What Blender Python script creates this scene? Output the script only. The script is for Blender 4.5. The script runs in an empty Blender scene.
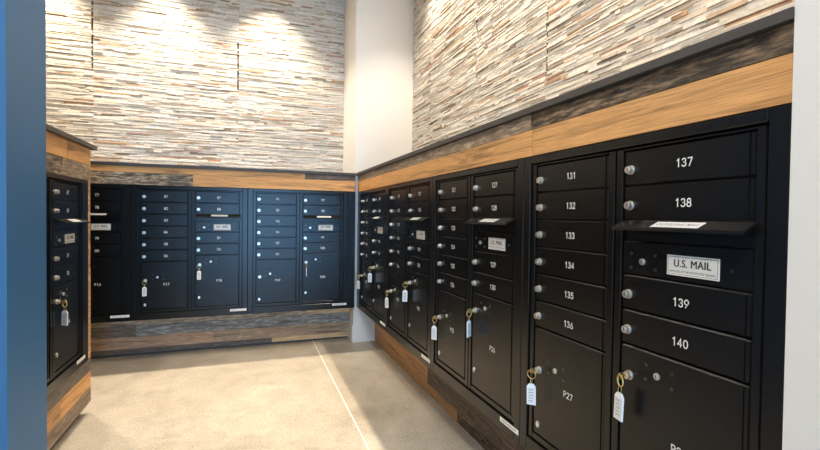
import bpy, math, random
from mathutils import Vector, Matrix
C = bpy.context.scene.collection
PI = math.pi

# ------------------------------------------------------------------ materials
def new_mat(name):
    m = bpy.data.materials.new(name); m.use_nodes = True
    nt = m.node_tree; b = nt.nodes['Principled BSDF']
    return m, nt, b
def N(nt, t, **kw):
    n = nt.nodes.new(t)
    for k, v in kw.items(): setattr(n, k, v)
    return n
def mix(nt, a, b, fac, mode='MIX'):
    n = N(nt, 'ShaderNodeMix', data_type='RGBA', blend_type=mode)
    for sock, val in ((0, fac), (6, a), (7, b)):
        if hasattr(val, 'is_linked'): nt.links.new(val, n.inputs[sock])
        else: n.inputs[sock].default_value = val if sock == 0 else (*val, 1) if len(val) == 3 else val
    return n.outputs[2]
def ramp(nt, src, stops):
    r = N(nt, 'ShaderNodeValToRGB'); nt.links.new(src, r.inputs[0])
    e = r.color_ramp.elements
    while len(e) < len(stops): e.new(.5)
    for el, (p, c) in zip(e, stops): el.position = p; el.color = (c, c, c, 1) if isinstance(c, (int, float)) else (*c, 1)
    return r.outputs[0]
def noise(nt, vec, scale, detail=4, rough=.55, dist=0):
    n = N(nt, 'ShaderNodeTexNoise'); n.inputs['Scale'].default_value = scale; n.inputs['Detail'].default_value = detail
    n.inputs['Roughness'].default_value = rough; n.inputs['Distortion'].default_value = dist
    if vec is not None: nt.links.new(vec, n.inputs['Vector'])
    return n.outputs['Fac']
def bump(nt, b, h, strength, dist=.01):
    n = N(nt, 'ShaderNodeBump'); n.inputs['Strength'].default_value = strength; n.inputs['Distance'].default_value = dist
    nt.links.new(h, n.inputs['Height']); nt.links.new(n.outputs[0], b.inputs['Normal'])
def mapping(nt, src, sc):
    n = N(nt, 'ShaderNodeMapping'); n.inputs['Scale'].default_value = sc; nt.links.new(src, n.inputs['Vector']); return n.outputs[0]
def simple(name, col, rough=.5, metal=0., nscale=None, nstr=.1, var=0.):
    m, nt, b = new_mat(name)
    b.inputs['Base Color'].default_value = (*col, 1); b.inputs['Roughness'].default_value = rough; b.inputs['Metallic'].default_value = metal
    tc = N(nt, 'ShaderNodeTexCoord')
    if nscale:
        f = noise(nt, tc.outputs['Object'], nscale, 3); bump(nt, b, f, nstr, .002)
    if var:
        f = noise(nt, tc.outputs['Object'], 3.0, 4)
        nt.links.new(mix(nt, tuple(c*(1-var) for c in col), tuple(min(1, c*(1+var)) for c in col), f), b.inputs['Base Color'])
    return m
M = {}
M['black'] = simple('black_powder_coat', (.0062, .0060, .0060), .21, 0, 700, .22, .25)
M['trimblack'] = simple('black_trim_paint', (.0068, .0065, .0063), .24, 0, 500, .15, .2)
for q in ('black', 'trimblack'): M[q].node_tree.nodes['Principled BSDF'].inputs['Specular IOR Level'].default_value = .34
M['ledge'] = simple('charcoal_ledge', (.055, .048, .042), .5, 0, 200, .1, .2)
M['white_wall'] = simple('white_wall_paint', (.74, .715, .67), .75, 0, 160, .12, .02)
M['ceiling'] = simple('ceiling_paint', (.72, .69, .64), .9, 0, 60, .1, .02)
M['mortar'] = simple('dark_mortar', (.10, .085, .065), .95, 0, 80, .3, .2)
M['blue'] = simple('blue_wall_paint', (.031, .125, .26), .55, 0, 180, .12, .05)
M['silver'] = simple('nickel_lock', (.80, .76, .70), .40, 1., 400, .05)
M['screw'] = simple('dark_steel', (.10, .095, .09), .35, 1., 300, .05)
M['brass'] = simple('brass', (.80, .58, .24), .3, 1., 400, .05)
M['keyhole'] = simple('keyhole_dark', (.02, .018, .015), .5)
M['number'] = simple('number_paint', (.80, .78, .74), .6)
M['plate'] = simple('plate_face', (.82, .80, .75), .4, 0, 300, .04)
M['ink'] = simple('black_ink', (.015, .015, .015), .6)
M['sticker'] = simple('sticker_paper', (.84, .82, .77), .55, 0, 200, .05)
M['greyink'] = simple('grey_ink', (.30, .29, .28), .6)
M['tag'] = simple('key_tag_plastic', (.85, .85, .85), .3, 0, 150, .08)
M['tagpaper'] = simple('key_tag_paper', (.72, .72, .73), .5)

def wood_mat():
    m, nt, b = new_mat('reclaimed_boards')
    at = N(nt, 'ShaderNodeAttribute', attribute_name='col')
    uv = N(nt, 'ShaderNodeUVMap', uv_map='UVMap')
    g1 = noise(nt, mapping(nt, uv.outputs[0], (1.5, 22, 1)), 1.0, 6, .62, 1.6)
    g2 = noise(nt, mapping(nt, uv.outputs[0], (9, 240, 1)), 1.0, 4, .6, .3)
    gr = ramp(nt, g1, [(.30, .36), (.47, .95), (.75, 1.2)])
    c1 = mix(nt, at.outputs['Color'], gr, 1.0, 'MULTIPLY')
    gf = ramp(nt, g2, [(.35, .72), (.6, 1.1)])
    c2 = mix(nt, c1, gf, .75, 'MULTIPLY')
    # weathered saw marks and grey patches on the barn-wood boards
    p1 = noise(nt, mapping(nt, uv.outputs[0], (14, 75, 1)), 1.0, 6, .7, .25)
    p2 = noise(nt, mapping(nt, uv.outputs[0], (3.5, 14, 1)), 1.0, 4, .6)
    pm = ramp(nt, p1, [(.42, .25), (.5, .85), (.62, 2.3)])
    pp = ramp(nt, p2, [(.35, .5), (.65, 1.5)])
    c3 = mix(nt, mix(nt, c1, pm, 1.0, 'MULTIPLY'), pp, 1.0, 'MULTIPLY')
    out = mix(nt, c2, c3, at.outputs['Alpha'])
    nt.links.new(out, b.inputs['Base Color'])
    b.inputs['Roughness'].default_value = .55
    bump(nt, b, g2, .35, .002)
    return m
M['wood'] = wood_mat()

def stone_mat():
    m, nt, b = new_mat('ledger_stone')
    at = N(nt, 'ShaderNodeAttribute', attribute_name='col')
    tc = N(nt, 'ShaderNodeTexCoord')
    f = noise(nt, tc.outputs['Object'], 60, 6, .65)
    g = ramp(nt, f, [(.3, .74), (.5, .98), (.7, 1.08)])
    nt.links.new(mix(nt, at.outputs['Color'], g, .8, 'MULTIPLY'), b.inputs['Base Color'])
    b.inputs['Roughness'].default_value = .85
    bump(nt, b, f, .4, .004)
    return m
M['stone'] = stone_mat()

def floor_mat():
    m, nt, b = new_mat('polished_concrete')
    tc = N(nt, 'ShaderNodeTexCoord'); ob = tc.outputs['Object']
    a1 = noise(nt, ob, 1.3, 6, .6, .6); a2 = noise(nt, ob, 7, 6, .65, .8); a3 = noise(nt, ob, 90, 3, .6)
    c = mix(nt, (.385, .33, .25), (.53, .47, .38), ramp(nt, a1, [(.35, 0.), (.65, 1.)]))
    c = mix(nt, c, ramp(nt, a2, [(.3, .78), (.55, 1.0), (.75, 1.14)]), .85, 'MULTIPLY')
    c = mix(nt, c, ramp(nt, a3, [(.38, .80), (.62, 1.1)]), .9, 'MULTIPLY')
    # pale filled saw-cut joint running along the long wall
    sx = N(nt, 'ShaderNodeSeparateXYZ'); nt.links.new(ob, sx.inputs[0])
    d = N(nt, 'ShaderNodeMath', operation='SUBTRACT'); nt.links.new(sx.outputs[0], d.inputs[0]); d.inputs[1].default_value = .543
    ab = N(nt, 'ShaderNodeMath', operation='ABSOLUTE'); nt.links.new(d.outputs[0], ab.inputs[0])
    lt = N(nt, 'ShaderNodeMath', operation='LESS_THAN'); nt.links.new(ab.outputs[0], lt.inputs[0]); lt.inputs[1].default_value = .0035
    c = mix(nt, c, (.80, .76, .66), lt.outputs[0])
    nt.links.new(c, b.inputs['Base Color'])
    nt.links.new(ramp(nt, a2, [(.3, .30), (.7, .46)]), b.inputs['Roughness'])
    bump(nt, b, a3, .05, .002)
    return m
M['floor'] = floor_mat()

# ------------------------------------------------------------------ mesh builder
class MB:
    def __init__(s): s.v = []; s.f = []; s.mi = []; s.col = []; s.uv = []; s.sm = []
    def poly(s, pts, mi=0, col=(1, 1, 1, 0), uv=None, smooth=False):
        n = len(s.v); s.v += [tuple(p) for p in pts]; s.f.append(tuple(range(n, n+len(pts))))
        s.mi.append(mi); s.col.append(col); s.uv.append(uv or [(0, 0)]*len(pts)); s.sm.append(smooth)
    def mesh(s, verts, faces, mi=0, smooth=False, col=(1, 1, 1, 0)):
        n = len(s.v); s.v += [tuple(p) for p in verts]
        for f in faces:
            s.f.append(tuple(n+i for i in f)); s.mi.append(mi); s.col.append(col); s.uv.append([(0, 0)]*len(f)); s.sm.append(smooth)
    def box(s, x0, y0, z0, x1, y1, z1, mi=0, col=(1, 1, 1, 0), bev=0):
        x0, x1 = min(x0, x1), max(x0, x1); y0, y1 = min(y0, y1), max(y0, y1); z0, z1 = min(z0, z1), max(z0, z1)
        if bev == 0:
            v = [(x, y, z) for x in (x0, x1) for y in (y0, y1) for z in (z0, z1)]
            s.mesh(v, [(0, 1, 3, 2), (4, 6, 7, 5), (0, 4, 5, 1), (2, 3, 7, 6), (0, 2, 6, 4), (1, 5, 7, 3)], mi, False, col)
            return
        # chamfered box: every corner split in three
        V = []; ix = {}
        X = (x0, x1); Y = (y0, y1); Z = (z0, z1)
        for i in (0, 1):
            for j in (0, 1):
                for k in (0, 1):
                    sx, sy, sz = (1-2*i)*bev, (1-2*j)*bev, (1-2*k)*bev
                    for a, d in (('x', (0, sy, sz)), ('y', (sx, 0, sz)), ('z', (sx, sy, 0))):
                        ix[i, j, k, a] = len(V); V.append((X[i]+d[0], Y[j]+d[1], Z[k]+d[2]))
        F = []
        for i in (0, 1): F.append([ix[i, j, k, 'x'] for j, k in ((0, 0), (1, 0), (1, 1), (0, 1))])
        for j in (0, 1): F.append([ix[i, j, k, 'y'] for i, k in ((0, 0), (1, 0), (1, 1), (0, 1))])
        for k in (0, 1): F.append([ix[i, j, k, 'z'] for i, j in ((0, 0), (1, 0), (1, 1), (0, 1))])
        for j in (0, 1):
            for k in (0, 1): F.append([ix[0, j, k, 'y'], ix[1, j, k, 'y'], ix[1, j, k, 'z'], ix[0, j, k, 'z']])
        for i in (0, 1):
            for k in (0, 1): F.append([ix[i, 0, k, 'x'], ix[i, 1, k, 'x'], ix[i, 1, k, 'z'], ix[i, 0, k, 'z']])
            for j in (0, 1): F.append([ix[i, j, 0, 'x'], ix[i, j, 1, 'x'], ix[i, j, 1, 'y'], ix[i, j, 0, 'y']])
        for i in (0, 1):
            for j in (0, 1):
                for k in (0, 1): F.append([ix[i, j, k, a] for a in 'xyz'])
        ctr = Vector(((x0+x1)/2, (y0+y1)/2, (z0+z1)/2))
        for q in range(len(F)):
            p = [Vector(V[i]) for i in F[q]]
            nrm = (p[1]-p[0]).cross(p[2]-p[0])
            if nrm.dot(sum(p, Vector())/len(p)-ctr) < 0: F[q] = F[q][::-1]
        s.mesh(V, F, mi, False, col)
    def cyl(s, c, r, y0, y1, n=20, mi=0, r1=None, sx=1., sz=1.):
        # cylinder along local y from y0 (back) to y1 (front, smaller y)
        r1 = r if r1 is None else r1
        A = [(c[0]+r*sx*math.cos(2*PI*i/n), y0, c[1]+r*sz*math.sin(2*PI*i/n)) for i in range(n)]
        B = [(c[0]+r1*sx*math.cos(2*PI*i/n), y1, c[1]+r1*sz*math.sin(2*PI*i/n)) for i in range(n)]
        s.mesh(A+B, [(i, (i+1) % n, n+(i+1) % n, n+i) for i in range(n)], mi, True)
        s.mesh(B, [tuple(range(n))], mi)
        s.mesh(A, [tuple(range(n))[::-1]], mi)
    def tube(s, pts, r, n=8, mi=0, closed=False):
        P = [Vector(p) for p in pts]; m = len(P); rings = []
        for i in range(m):
            t = (P[(i+1) % m]-P[i-1]) if closed else (P[min(i+1, m-1)]-P[max(i-1, 0)])
            t.normalize()
            a = t.orthogonal().normalized() if i == 0 else (a-t*a.dot(t)).normalized()
            bb = t.cross(a)
            rings.append([P[i]+r*(a*math.cos(2*PI*k/n)+bb*math.sin(2*PI*k/n)) for k in range(n)])
        V = [p for q in rings for p in q]; F = []
        for i in range(m if closed else m-1):
            j = (i+1) % m
            for k in range(n): F.append((i*n+k, i*n+(k+1) % n, j*n+(k+1) % n, j*n+k))
        if not closed: F += [tuple(range(n))[::-1], tuple((m-1)*n+k for k in range(n))]
        s.mesh(V, F, mi, True)
    def data(s, name, mats):
        me = bpy.data.meshes.new(name); me.from_pydata(s.v, [], s.f)
        for m in mats: me.materials.append(m)
        me.polygons.foreach_set('material_index', s.mi); me.polygons.foreach_set('use_smooth', s.sm)
        ca = me.color_attributes.new('col', 'FLOAT_COLOR', 'CORNER')
        cc = []; uu = []
        for f, c, u in zip(s.f, s.col, s.uv):
            for q in range(len(f)): cc += c; uu += u[q]
        ca.data.foreach_set('color', cc)
        uvl = me.uv_layers.new(name='UVMap'); uvl.data.foreach_set('uv', uu)
        me.update(); return me
    def build(s, name, mats, parent=None, loc=(0, 0, 0)):
        if not isinstance(mats, (list, tuple)): mats = [mats]
        return link(name, s.data(name, mats), parent, loc)
def link(name, me, parent=None, loc=(0, 0, 0)):
    o = bpy.data.objects.new(name, me); C.objects.link(o); o.parent = parent; o.location = loc
    return o
def thing(name, label, cat, loc, rz=0, group=None):
    o = bpy.data.objects.new(name, None); C.objects.link(o); o.location = loc; o.rotation_euler = (0, 0, rz)
    o.empty_display_size = .05
    return tag(o, label, cat, group)
def tag(o, label, cat, group=None):
    o['label'] = label; o['category'] = cat
    if group: o['group'] = group
    return o
def struct(o, label=None, cat=None):
    o['kind'] = 'structure'
    if label: o['label'] = label
    if cat: o['category'] = cat
    return o

# ------------------------------------------------------------------ lettering
def arc(cx, cy, rx, ry, a0, a1, n=10):
    return [(cx+rx*math.cos(math.radians(a0+(a1-a0)*i/n)), cy+ry*math.sin(math.radians(a0+(a1-a0)*i/n))) for i in range(n+1)]
G = {
 '0': [arc(.5, .5, .5, .5, 90, 450, 20)],
 '1': [[(.15, .80), (.55, 1), (.55, 0)]],
 '2': [arc(.5, .72, .47, .28, 170, -25, 10)+[(0, 0), (1, 0)]],
 '3': [arc(.45, .75, .42, .25, 160, -90, 10)+arc(.45, .26, .5, .26, 90, -160, 12)],
 '4': [[(.72, 0), (.72, 1), (0, .28), (1, .28)]],
 '5': [[(.92, 1), (.15, 1), (.08, .55)]+arc(.45, .32, .5, .32, 120, -150, 12)],
 '6': [[(.72, 1), (.12, .5)]+arc(.5, .31, .48, .31, 160, 520, 16)],
 '7': [[(0, 1), (1, 1), (.35, 0)]],
 '8': [arc(.5, .76, .40, .24, -90, 270, 14), arc(.5, .26, .5, .26, 90, 450, 14)],
 '9': [arc(.5, .69, .48, .31, -20, 340, 16)+[(.28, 0)]],
 'P': [[(.05, 0), (.05, 1), (.55, 1)]+arc(.55, .73, .42, .27, 90, -90, 8)+[(.05, .46)]],
}
def strokes(mb, txt, cx, cz, h=.0172, w=.0096, pitch=.0138, t=.0026, y=-.0007, mi=0):
    total = pitch*(len(txt)-1)+w; x = cx-total/2
    for ch in txt:
        for li, line in enumerate(G[ch]):
            P = []
            for px, pz in line:
                q = Vector((x+px*w, cz-h/2+pz*h))
                if not P or (q-P[-1]).length > 1e-5: P.append(q)
            closed = (P[0]-P[-1]).length < 1e-4
            if closed: P = P[:-1]
            n = len(P); A = []; B = []
            for i in range(n):
                d0 = (P[i]-P[i-1]).normalized() if (i or closed) else None
                d1 = (P[(i+1) % n]-P[i]).normalized() if (i < n-1 or closed) else None
                d0 = d0 or d1; d1 = d1 or d0
                m = d0+d1; m = m.normalized() if m.length > 1e-3 else d1
                k = t/2/max(.45, m.dot(d0)); nn = Vector((-m.y, m.x))*k
                e = Vector((0, 0)) if closed or 0 < i < n-1 else (m*(-t*.35) if i == 0 else m*(t*.35))
                A.append(P[i]+nn+e); B.append(P[i]-nn+e)
            yy = y-li*.0003
            for i in range(n if closed else n-1):
                j = (i+1) % n
                mb.poly([(A[i].x, yy, A[i].y), (B[i].x, yy, B[i].y), (B[j].x, yy, B[j].y), (A[j].x, yy, A[j].y)], mi)
        x += pitch
def words(mb, txt, cx, cz, size, y, mi, bold=0., sx=1., shear=0.):
    cu = bpy.data.curves.new('lettering', 'FONT'); cu.body = txt; cu.size = size; cu.align_x = 'CENTER'; cu.align_y = 'CENTER'
    cu.offset = bold; cu.shear = shear; cu.resolution_u = 3; cu.space_character = 1.05
    o = bpy.data.objects.new('lettering', cu); C.objects.link(o)
    me = bpy.data.meshes.new_from_object(o.evaluated_get(bpy.context.evaluated_depsgraph_get()))
    mb.mesh([(cx+v.co.x*sx, y, cz+v.co.y) for v in me.vertices], [tuple(p.vertices) for p in me.polygons], mi)
    bpy.data.objects.remove(o); bpy.data.curves.remove(cu); bpy.data.meshes.remove(me)

# ------------------------------------------------------------------ measurements (metres; camera at the origin, floor at -1.1)
ZF = -1.1; ZC = 2.2
XR = .903; YB = 3.751; XL = -.81          # door planes of the three banks
ZTOP, ZBOT = .207, -.79                     # top and bottom of the mailbox cabinets
DT = .1736-ZBOT                             # top of the doors above the cabinet's bottom
PIT = .0889; W = .3153; CP = .3639; UW = .802; SIDE = (UW-CP-W)/2
UH = ZTOP-ZBOT; DEP = .40

# ------------------------------------------------------------------ 4C mailbox cabinet meshes (local: x along the front, front at -y, z up)
def door_data(w, h, name, k=0):
    mb = MB(); g = .0018
    mb.box(g, 0, -h+g, w-g, .012, -g, bev=.0032)
    # folded lip along the hinge edge
    mb.box(w-.017, -.0022, -h+.004, w-.0125, 0, -.004)
    return mb.data(name, [M['black']])
DOOR = door_data(W, PIT, 'door')
HA = .7154+.1736-6*PIT; HB = .7154+.1736-5.5*PIT
PDA = door_data(W, HA, 'parcel_door'); PDB = door_data(W, HB, 'parcel_door')
def lock_data():
    mb = MB()
    mb.cyl((0, 0), .0118, 0, -.0035, 20); mb.cyl((0, 0), .0098, -.0035, -.013, 20, r1=.0092)
    mb.cyl((0, 0), .0062, -.013, -.0142, 16)
    mb.box(-.0008, -.0147, -.0042, .0008, -.0140, .0042, 1)
    return mb.data('lock', [M['silver'], M['keyhole']])
LOCK = lock_data()
def cap_data():
    mb = MB(); mb.cyl((0, 0), .0095, 0, -.003, 18, sx=.85, sz=1.15); mb.cyl((0, 0), .0078, -.003, -.0045, 18, sx=.85, sz=1.15)
    return mb.data('lock_cover', [M['silver']])
CAP = cap_data()
def mlock_data():
    mb = MB(); mb.cyl((0, 0), .0082, 0, -.003, 18); mb.cyl((0, 0), .006, -.003, -.0055, 18)
    mb.box(-.0007, -.0060, -.0035, .0007, -.0054, .0035, 1)
    return mb.data('master_lock', [M['silver'], M['keyhole']])
MLOCK = mlock_data()
def screw_data():
    mb = MB(); mb.cyl((0, 0), .0048, 0, -.0022, 14, r1=.004); mb.cyl((0, 0), .0022, -.0022, -.0027, 8)
    return mb.data('screw', [M['screw']])
SCREW = screw_data()
def panel_data():
    mb = MB(); g = .0018; h = 3.5*PIT-.226
    mb.box(g, 0, -h+g, W-g, .012, -g, bev=.0022)
    mb.box(g, .006, .0, W-g, .012, .046)                     # back of the letter slot
    return mb.data('outgoing_panel', [M['black']])
PANEL = panel_data()
def hood_data():
    mb = MB()                                                # sloping rain hood over the letter slot
    pr = [(0, 0), (0, .004), (-.006, .0045), (-.045, -.0125), (-.046, -.019), (-.042, -.0185), (-.042, -.0155), (-.006, 0)]
    for a, bq in zip(pr, pr[1:]+pr[:1]):
        mb.poly([(0, a[0], a[1]), (W, a[0], a[1]), (W, bq[0], bq[1]), (0, bq[0], bq[1])])
    mb.poly([(0, *p) for p in pr][::-1]); mb.poly([(W, *p) for p in pr])
    return mb.data('hood', [M['trimblack']])
HOOD = hood_data()
def hoodlabel_data():
    mb = MB()
    n = Vector((0, -.017, .039)).normalized()
    def P(u, s, lift):                                       # a point on the sloped top of the hood
        return Vector((u, -.006-.039*s, .0045-.017*s))+Vector((0, -.40, .92))*lift
    a, b_, s0, s1 = .106, .222, .18, .86
    q = [P(a, s1, .0004), P(b_, s1, .0004), P(b_, s0, .0004), P(a, s0, .0004)]
    mb.poly(q, 0)
    t = MB(); words(t, 'OUTGOING MAIL', 0, 0, .0155, 0, 0, .0002, .80, .25)
    for f in t.f:
        mb.poly([P((a+b_)/2+t.v[i][0], (s0+s1)/2-t.v[i][2]/.0425, .0008) for i in f], 1)
    return mb.data('hood_label', [M['sticker'], M['greyink']])
HLAB = hoodlabel_data()
def plate_data():
    mb = MB(); w, h = .121, .0455
    mb.box(0, -.002, -h, w, 0, 0, 0, bev=.0006)
    b = .0022
    for (x0, z0, x1, z1) in ((.003, -.003-.0009, w-.003, -.003), (.003, -h+.003, w-.003, -h+.0039), (.003, -h+.003, .0039, -.003), (w-.0039, -h+.003, w-.003, -.003)):
        mb.poly([(x0, -b, z0), (x1, -b, z0), (x1, -b, z1), (x0, -b, z1)], 1)
    for q in range(-2, 3): words(mb, 'U.S. MAIL', w/2+q*.00035, -.0185, .0235, -b-.00012*(q+2), 1, 0, .86)
    words(mb, 'APPROVED BY THE POSTMASTER GENERAL', w/2, -.0365, .0074, -b, 1, 0, .72)
    return mb.data('nameplate', [M['plate'], M['ink']])
PLATE = plate_data()
def frame_data():
    mb = MB(); H = UH; fs, ft, fb = .038, .0245, .0500; y0, y1 = -.010, .012; bv = .0025
    mb.box(0.0006, .012, 0, UW-.0006, DEP, H)                                  # steel box behind
    mb.box(0.0006, y0, 0, fs, y1, H, bev=bv); mb.box(UW-fs, y0, 0, UW-.0006, y1, H, bev=bv)
    mb.box(fs, y0, H-ft, UW-fs, y1, H, bev=bv); mb.box(fs, y0, 0, UW-fs, y1, fb, bev=bv)
    zb, zt = fb+.004, H-ft-.004
    for a, b in ((fs+.005, SIDE-.0008), (SIDE+W+.0008, SIDE+W+.0215), (SIDE+CP-.0215, SIDE+CP-.0008), (UW-SIDE+.0008, UW-fs-.005)):
        mb.box(a, -.004, zb, b, y1, zt, bev=.0018)
    for a in (SIDE, SIDE+CP):                                                  # rails above the top doors and under the parcel doors
        mb.box(a, -.002, DT+.0008, a+W, y1, zt, bev=.0008)
        mb.box(a, -.002, zb, a+W, y1, .1736-.889-ZBOT-.0008+0.0, bev=.0015)
    return mb.data('frame', [M['trimblack']])
FRAME = frame_data()
def sticker_data():
    mb = MB(); mb.box(0, -.0006, 0, .120, 0, .0175, 0)
    x = .012
    rng = random.Random(3)
    while x < .105:
        l = rng.uniform(.005, .013); mb.poly([(x, -.0009, .0062), (x+l, -.0009, .0062), (x+l, -.0009, .0112), (x, -.0009, .0112)], 1); x += l+.0035
    return mb.data('sticker', [M['sticker'], M['greyink']])
STICK = sticker_data()

def put(me, parent, x, z, y=0., name=None): return link(name or me.name.split('.')[0], me, parent, (x, y, z))
def number(parent, txt, x, z):
    mb = MB(); strokes(mb, txt, x, z); return mb.build('door_number', M['number'], parent)
PARCEL = {}
def cabinet(first, parcel, loc, rz, label, group, zs=1.):
    root = thing('mailbox_cabinet', label, 'mailboxes', loc, rz, group); root.scale = (1, 1, zs)
    put(FRAME, root, 0, 0)
    put(STICK, root, UW-SIDE-.065, .0290, -.0102)
    for k in range(6):
        d = put(DOOR, root, SIDE, DT-k*PIT); put(LOCK, d, .0225, -.0500); number(d, str(first+k), .166, -.0462)
    for k, off in ((6, 0), (7, 1), (8, 3.5), (9, 4.5)):
        d = put(DOOR, root, SIDE+CP, DT-off*PIT); put(LOCK, d, .0225, -.0500); number(d, str(first+k), .166, -.0462)
    pn = put(PANEL, root, SIDE+CP, DT-.226)
    put(HOOD, pn, .008, .226-2*PIT-.0025); put(HLAB, pn, .008, .226-2*PIT-.0025)
    put(MLOCK, pn, .0624, .226-.2765)
    for x, z in ((.027, .2591), (.097, .2585), (.027, .2929), (.097, .2923), (.2742, .2745)): put(SCREW, pn, x, .226-z)
    put(PLATE, pn, .130, .226-.2523)
    for i, (me, x0, top, lz, cz) in enumerate(((PDA, SIDE, 6*PIT, .6715, .852), (PDB, SIDE+CP, 5.5*PIT, .5635, .815))):
        d = put(me, root, x0, DT-top); put(LOCK, d, .0310, top-lz); put(CAP, d, .0285, top-cz)
        put(MLOCK, d, .110, top-lz+.0225)
        for x, z in ((.078, .006), (.078, .040), (.148, .006), (.148, .040)): put(SCREW, d, x, top-lz+z)
        number(d, 'P%d' % (parcel+i), .170, top-(.704, .689)[i])
        R = Matrix.Translation(Vector(loc)) @ Matrix.Rotation(rz, 4, 'Z') @ Matrix.Diagonal((1, 1, zs, 1))
        PARCEL[parcel+i] = (R @ Vector((x0+.0310, -.0145, DT-lz)), rz)
    return root

# wall of four cabinets along the long side (front faces -x, counted from the corner pillar)
RY = 1.3064+3*UW          # far edge of the first cabinet
for i in range(4):
    f = 101+10*i
    cabinet(f, 21+2*i, (XR, RY-i*UW, ZBOT), -PI/2, 'black wall mailbox cabinet with doors %d to %d and parcel lockers P%d and P%d' % (f, f+9, 21+2*i, 22+2*i), 'mailbox cabinets along the long wall')
BX = .803-UW
for i in range(3):
    f = 91-10*i; p = 19-2*i
    vis = 'doors %d to %d' % (f, f+9) if f > 71 else 'doors 77 to 80 showing past the wood end'
    cabinet(f, p, (BX-i*UW, YB, ZBOT), 0, 'black mailbox cabinet on the end wall, ' + vis, 'mailbox cabinets on the end wall')
cabinet(61, 13, (XL, 1.973, -.792), PI/2, 'bluish black mailbox cabinet set in the wood-clad block beside the blue wall', None, .967)

# ------------------------------------------------------------------ keys left in the parcel locks
def key_set(num, turn=0., tilt=0., ring_r=.0140, drop=0.):
    p, rz = PARCEL[num]
    t = thing('key_tag', ('white key tag on a brass ring hanging from parcel locker P%d' % num if num != 14 else 'white key tag hanging from the locker in the wood-clad block beside the blue wall'), 'key tag', p, rz, 'key tags hanging from the parcel lockers')
    mb = MB()                                                # key: blade in the lock, round bow outside
    mb.box(-.001, -.008, -.0035, .001, .0001, .0035)
    n = 18; R0, R1 = .0092, .0030
    for s_ in (-1, 1):
        ring = [((s_*.001), -.0135+r*math.cos(2*PI*i/n), r*math.sin(2*PI*i/n)) for r in (R0, R1) for i in range(n)]
        mb.mesh(ring, [(i, (i+1) % n, n+(i+1) % n, n+i) if s_ > 0 else (n+i, n+(i+1) % n, (i+1) % n, i) for i in range(n)])
    for r, fl in ((R0, 1), (R1, -1)):
        A = [(-.001, -.0135+r*math.cos(2*PI*i/n), r*math.sin(2*PI*i/n)) for i in range(n)]
        B = [(.001, y, z) for _, y, z in A]
        mb.mesh(A+B, [(i, (i+1) % n, n+(i+1) % n, n+i)[::fl] for i in range(n)], 0, True)
    mb.build('key', M['brass'], t)
    # split ring, hung through the bow and swung outward
    r = ring_r; cy = -.0170; cz = -r+.0025; mb = MB()
    ang = turn
    def RP(a, rr=r): return Vector((rr*math.cos(a)*math.cos(ang), cy+rr*math.cos(a)*math.sin(ang), cz+rr*math.sin(a)))
    mb.tube([RP(2*PI*i/24) for i in range(24)], .0011, 8, 0, True)
    mb.tube([RP(2*PI*i/24)+Vector((-math.sin(ang), math.cos(ang), 0))*.0019 for i in range(24)], .0011, 8, 0, True)
    mb.build('split_ring', M['brass'], t)
    mb = MB()                                                # short link between ring and tag
    zl = cz-r
    mb.tube([(.0035*math.cos(a)*math.cos(ang+1.2), cy+.0035*math.cos(a)*math.sin(ang+1.2), zl-.0085+.0105*math.sin(a)) for a in [2*PI*i/14 for i in range(14)]], .0009, 6, 0, True)
    mb.build('link', M['brass'], t)
    mb = MB(); w, h, d = .0285, .068, .0042                  # tag with clipped top corners and a paper insert
    out = [(-w/2, -h), (w/2, -h), (w/2, -.009), (w/2-.007, 0), (-w/2+.007, 0), (-w/2, -.009)]
    F = [(x, -d/2, z) for x, z in out]; K = [(x, d/2, z) for x, z in out]
    mb.mesh(F+K, [(0, 1, 2, 3, 4, 5), (11, 10, 9, 8, 7, 6)]+[((i+1) % 6, i, 6+i, 6+(i+1) % 6) for i in range(6)], 0)
    for yy in (-d/2-.0003, d/2+.0003):
        mb.poly([(-w/2+.003, yy, -h+.004), (w/2-.003, yy, -h+.004), (w/2-.003, yy, -.012), (-w/2+.003, yy, -.012)], 1)
        rng = random.Random(num)
        for q in range(5):
            z = -.018-q*.009; x = rng.uniform(.004, .009)
            mb.poly([(-w/2+.006, yy*1.15, z), (x, yy*1.15, z), (x, yy*1.15, z-.0022), (-w/2+.006, yy*1.15, z-.0022)], 2)
    tg = mb.build('tag', [M['tag'], M['tagpaper'], M['greyink']], t, (0, cy, zl-.0165))
    tg.rotation_euler = (0, tilt, ang+.25)
    return t
for num, turn, tilt in ((28, -.35, .05), (27, .5, -.02), (26, -1.25, .03), (25, .35, 0), (24, .9, .02), (23, .25, -.03), (22, 1.1, 0), (21, .3, 0),
                        (17, .2, 0), (18, .1, .02), (20, 1.15, 0), (14, .9, -.02)):
    key_set(num, turn, tilt)

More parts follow.
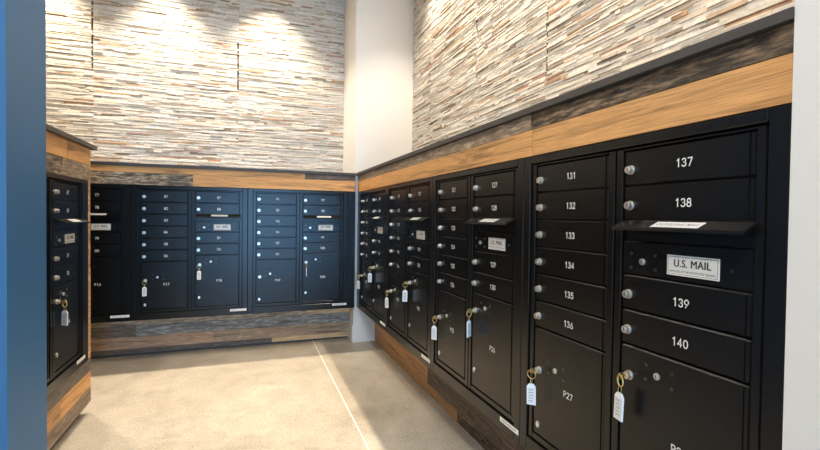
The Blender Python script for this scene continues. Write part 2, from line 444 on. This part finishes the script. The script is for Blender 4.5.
# ------------------------------------------------------------------ stone, boards and shell
SCOL = [((.80, .745, .655), 36), ((.75, .685, .585), 24), ((.84, .80, .73), 24), ((.66, .565, .45), 9), ((.58, .43, .30), 4.5), ((.52, .31, .18), 3), ((.48, .42, .35), 5), ((.30, .24, .18), 3)]
def stone_wall(name, u0, u1, z0, z1, place, seed, seams):
    rng = random.Random(seed); mb = MB(); z = z0
    cs, ws = zip(*SCOL)
    while z < z1:
        h = min(rng.choice((.0055, .007, .0085, .010, .0135)), z1-z)
        row = rng.choice((0, 0, .004, .008))
        u = u0
        while u < u1-1e-4:
            l = min(rng.choice((.03, .05, .08, .12, .17, .24))*rng.uniform(.8, 1.2), u1-u); e = u+l
            for (s, a, b) in seams:
                if u < s < e: e = s
            if u1-e < .02: e = u1
            g1 = .0006
            for (s, a, b) in seams:
                if abs(e-s) < 1e-6 and a < z < b and rng.random() < .9: g1 = .015
            d = row*.5+rng.uniform(0, .005)+(.004 if rng.random() < .12 else 0)
            c = rng.choices(cs, ws)[0]; k = rng.uniform(.88, 1.1); k *= .88; c = (min(1, c[0]*k), min(1, c[1]*k), min(1, c[2]*k), 0)
            s1, s2 = rng.uniform(-.0006, .0006), rng.uniform(-.0004, .0004)
            a_, b_, q, r_ = u, e-g1, z+.0004, z+h-.0004
            P = lambda uu, zz, dd: place(uu, zz, max(0.001, dd))
            fr = [P(a_, q, d+s1), P(b_, q, d-s1), P(b_, r_, d-s1+s2), P(a_, r_, d+s1+s2)]
            bk = [place(a_, q, -.004), place(b_, q, -.004), place(b_, r_, -.004), place(a_, r_, -.004)]
            mb.poly(fr, 0, c)
            for i in range(4): mb.poly([fr[i], bk[i], bk[(i+1) % 4], fr[(i+1) % 4]], 0, c)
            u = e
        z += h
    return struct(mb.build(name, M['stone']))
YS, XS = 4.292, 1.397       # planes behind the stone
stone_wall('wall_back_stone', -2.2, .868, .366, ZC-.002, lambda u, z, d: (u, YS-d, z), 5, [(-1.18, 1.15, 1.75), (-.08, 1.10, 1.53), (-2.0, .4, 2.0)])
stone_wall('wall_right_stone', .5, 3.778, .3705, ZC-.002, lambda u, z, d: (XS-d, u, z), 8, [(3.37, 1.2, 1.7), (1.868, .7, 1.2), (2.6, .9, 1.4)])

ORANGE = (.67, .345, .122, 0.); BROWN = (.34, .20, .105, .2); GREY = (.27, .205, .135, 1.); DARK = (.125, .083, .048, 1.); BLUEGREY = (.205, .185, .16, .5)
RED = (.37, .215, .125, .15); GREYBROWN = (.30, .22, .145, .45); TAN = (.52, .33, .17, .1); DKBROWN = (.15, .105, .07, .4)
rw = random.Random(12)
def boards(name, lst, place, depth=.020, parent=None, jit=.0015):
    # each board: (u0, u1, z0, z1, colour); place(u, z, d) turns board space into the room, d = distance out of the wall
    mb = MB()
    for (u0, u1, z0, z1, c) in lst:
        g = .0008; a, b, q, r = u0+g, u1-g, z0+g, z1-g; d = depth-rw.uniform(0, jit); ou, ov = rw.uniform(0, 50), rw.uniform(0, 50)
        fr = [(a, q), (b, q), (b, r), (a, r)]
        mb.poly([place(*p, d) for p in fr], 0, c, [(p[0]+ou, p[1]+ov) for p in fr])
        for i in range(4):
            p, s = fr[i], fr[(i+1) % 4]
            mb.poly([place(*p, d), place(*p, 0), place(*s, 0), place(*s, d)], 0, c, [(p[0]+ou, p[1]+ov), (p[0]+ou, p[1]+ov+.02), (s[0]+ou, s[1]+ov+.02), (s[0]+ou, s[1]+ov)])
    return mb.build(name, M['wood'], parent)
XW, YW = .893, 3.741
PR = lambda x: (lambda u, z, d: (x+.02-d, u, z))
PB = lambda y: (lambda u, z, d: (u, y+.02-d, z))
LR, LB = .3485, .343
struct(boards('trim_1', [(1.271, 3.778, .296, LR, GREYBROWN), (.5, 1.271, .296, LR, DARK), (1.262, 3.778, ZTOP+.001, .296, ORANGE), (.5, 1.262, ZTOP+.001, .296, ORANGE)], PR(XW)))
struct(boards('trim_2', [(-2.2, .442, .297, LB, ORANGE), (.442, .866, .297, LB, DKBROWN), (-2.2, -.391, ZTOP+.001, .297, GREY), (-.391, .866, ZTOP+.001, .297, ORANGE)], PB(YW)))
struct(boards('trim_3', [(2.55, 3.778, -.90, ZBOT, BROWN), (2.55, 3.778, -1.04, -.90, (.55, .28, .115, .1)), (2.13, 3.778, -1.098, -1.04, (.52, .27, .11, .1)), (.5, 2.55, -.88, ZBOT, (.30, .18, .10, .2)), (.5, 2.55, -1.04, -.88, DKBROWN), (.5, 2.13, -1.098, -1.04, DARK)], PR(1.060)))
V = lambda c: (c[0]*1.4, c[1]*1.4, c[2]*1.35, c[3])
struct(boards('trim_4', [(-2.2, .50, -.866, ZBOT, V(GREYBROWN)), (.50, .866, -.866, ZBOT, V(TAN)), (-2.2, -.805, -.952, -.866, V(DKBROWN)), (-.805, .866, -.952, -.866, V(BLUEGREY)), (-2.2, -.25, -1.045, -.952, V(RED)), (-.25, .866, -1.045, -.952, (.42, .27, .155, .2)), (-2.2, -.35, -1.083, -1.045, (.15, .105, .075, .2)), (-.35, .20, -1.083, -1.045, (.13, .10, .08, .3)), (.20, .866, -1.083, -1.045, V(TAN))], PB(3.93)))
def solid(name, boxes, mat):
    mb = MB()
    for b in boxes: mb.box(*b)
    return struct(mb.build(name, mat))
solid('trim_5', [(.878, .5, .3495, XS-.02, 3.778, .3695)], M['ledge'])
solid('trim_6', [(-2.2, 3.727, LB, .866, YS-.02, .3645)], M['ledge'])
solid('trim_7', [(-2.2, 3.945, ZF, .866, 3.965, -1.083)], M['ledge'])
solid('trim_8', [(XW+.002, RY+.001, ZBOT, XR+.3, 3.778, ZTOP), (.8035, YW+.002, ZBOT, .866, YB+.3, ZTOP)], M['trimblack'])
# framing behind the cabinets and under them
solid('wall_right_lower', [(1.082, .5, ZF, XS, 3.778, ZBOT-.001), (XR+DEP+.002, .5, ZBOT-.001, XS, 3.778, LR), (XW+.022, .5, ZTOP+.003, XR+DEP, 3.778, LR-.001)], M['white_wall'])
solid('wall_back_lower', [(-2.2, 3.967, ZF, .866, YS, ZBOT-.001), (-2.2, YB+DEP+.002, ZBOT-.001, .866, YS, LB), (-2.2, YW+.022, ZTOP+.003, .866, YB+DEP, LB-.001)], M['white_wall'])
solid('wall_back', [(-2.4, YS+.004, ZF, 1.6, YS+.15, ZC)], M['mortar'])
solid('wall_right', [(XS+.004, .5, ZF, XS+.15, YS, ZC)], M['mortar'])
solid('wall_corner', [(.868, 3.780, ZF, XS+.002, YS+.002, ZC)], M['white_wall'])
mb = MB(); mb.box(.856, 3.768, ZF, 1.079, 3.780, -.943, bev=.003); mb.box(.856, 3.780, ZF, .868, 3.944, -.943, bev=.003)
struct(mb.build('baseboard_corner', M['white_wall']))
solid('wall_right_jamb', [(.882, -3.6, ZF, 1.6, .499, ZC)], M['white_wall'])
solid('wall_left_blue', [(-3., 1.62, ZF, -.66, 1.893, ZC)], M['blue'])
solid('wall_left', [(-2.4, 1.893, ZF, -2.2, YS, ZC)], M['white_wall'])
solid('wall_lobby', [(-3.2, -3.6, ZF, -3., 1.62, ZC)], M['white_wall'])
solid('wall_front', [(-3., -3.75, ZF, -.07, -3.6, ZC), (-.07, -3.75, 1.1, .8, -3.6, ZC), (.8, -3.75, ZF, .882, -3.6, ZC)], M['white_wall'])
solid('ceiling', [(-3.2, -3.75, ZC, 1.6, YS+.15, ZC+.1)], M['ceiling'])
solid('floor', [(-3.2, -3.75, ZF-.1, 1.6, YS+.15, ZF)], M['floor'])

# wood-clad block that carries the cabinet beside the blue wall
isl = thing('wood_clad_block', 'wood-clad block with a charcoal top beside the blue wall, holding the mailbox cabinet', 'block', (-1.05, 2.4, ZF))
IX, IY, IZ = 1.05, -2.4, -ZF
def PLC(u, z, d): return (-.828+d+IX, u+IY, z+IZ)
E1 = 2.888
boards('cladding', [(1.90, 2.56, .256, .347, ORANGE), (2.56, E1, .256, .347, (.66, .33, .11, .0)), (1.90, 2.50, .173, .256, (.22, .165, .115, 1.)), (2.50, E1, .173, .256, (.30, .23, .155, .5)),
                    (2.822, E1, -.30, .173, (.48, .29, .15, .5)), (2.822, E1, -.795, -.30, (.52, .31, .16, .4)),
                    (1.90, E1, -.868, -.795, (.14, .115, .09, .3)), (1.90, 2.466, -.962, -.868, (.50, .26, .11, .1)), (2.466, E1, -.962, -.868, ORANGE), (1.90, E1, -1.04, -.962, (.26, .19, .13, .3))], PLC, parent=isl)
def ibox(name, bx, mat):
    mb = MB()
    for (x0, y0, z0, x1, y1, z1) in bx: mb.box(x0+IX, y0+IY, z0+IZ, x1+IX, y1+IY, z1+IZ)
    return mb.build(name, mat, isl)
ibox('countertop', [(-1.34, 1.895, .347, -.79, 2.938, .3685)], M['ledge'])
ibox('plinth', [(-1.28, 1.90, ZF, -.90, 2.80, -1.041)], M['ledge'])
ibox('carcass', [(-1.30, 1.90, .176, -.829, E1, .347), (-1.30, 1.90, -1.041, -.829, E1, -.797), (-1.30, 2.780, -.797, -.829, E1, .176)], M['trimblack'])
ibox('filler_strip', [(-.829, 2.7765, -.793, -.801, 2.8215, .1715)], M['trimblack'])

# ------------------------------------------------------------------ lights: wall washers close to the stone, added fill spots, daylight from the entrance behind the camera
def spot(x, y, power, col=(1., .85, .665), size=math.radians(86), blend=.85, tgt=None, z=ZC-.03):
    l = bpy.data.lights.new('washer_and_fill_spot', 'SPOT'); l.energy = power; l.color = col; l.spot_size = size; l.spot_blend = blend; l.shadow_soft_size = .025
    o = bpy.data.objects.new('washer_and_fill_spot', l); C.objects.link(o); o.location = (x, y, z)
    if tgt: o.rotation_euler = (Vector(tgt)-Vector((x, y, z))).to_track_quat('-Z', 'Y').to_euler()
    return o
WP = 172
for x in (-1.51, -.665, .182): spot(x, 4.0, WP)
for y, k in ((3.17, .62), (2.32, .95), (1.47, .95), (.80, .9)): spot(1.21, y, WP*k)
# added fill spots in the lobby and mid-room, lifting jamb, stone and floor
for x, y, p in ((-.75, -.55, 115), (-.75, -2.2, 30), (-.2, 1.3, 60), (-.2, 2.75, 60)): spot(x, y, p, (1., .90, .79), math.radians(150 if y < 0 else 168), .6)
al = bpy.data.lights.new('daylight', 'AREA'); al.shape = 'RECTANGLE'; al.size = .87; al.size_y = 2.2; al.energy = 130; al.color = (.26, .58, 1.)
ao = bpy.data.objects.new('daylight', al); C.objects.link(ao); ao.location = (.365, -3.7, -.0); ao.rotation_euler = (PI/2, 0, 0)
w = bpy.data.worlds.new('sky'); bpy.context.scene.world = w; w.use_nodes = True
bg = w.node_tree.nodes['Background']; bg.inputs[0].default_value = (.40, .62, 1., 1); bg.inputs[1].default_value = .5

# ------------------------------------------------------------------ camera
cd = bpy.data.cameras.new('camera'); cd.sensor_width = 36; cd.lens = 444.425*36/820; cd.clip_start = .05
cam = bpy.data.objects.new('camera', cd); C.objects.link(cam)
yaw, pit, rol = math.radians(20.0785), math.radians(1.0824), math.radians(.71757)
F = Vector((math.sin(yaw)*math.cos(pit), math.cos(yaw)*math.cos(pit), -math.sin(pit)))
R = Vector((math.cos(yaw), -math.sin(yaw), 0)); U = R.cross(F)
R2 = R*math.cos(rol)+U*math.sin(rol); U2 = U*math.cos(rol)-R*math.sin(rol)
cam.matrix_world = Matrix(((R2.x, U2.x, -F.x, 0), (R2.y, U2.y, -F.y, 0), (R2.z, U2.z, -F.z, 0), (0, 0, 0, 1)))
sc = bpy.context.scene; sc.camera = cam
vs = sc.view_settings; vs.view_transform = 'Standard'; vs.look = 'None'; vs.gamma = 1.; vs.use_curve_mapping = False; vs.exposure = .30
sc.cycles.use_denoising = True
sc.cycles.max_bounces = 10; sc.cycles.diffuse_bounces = 6
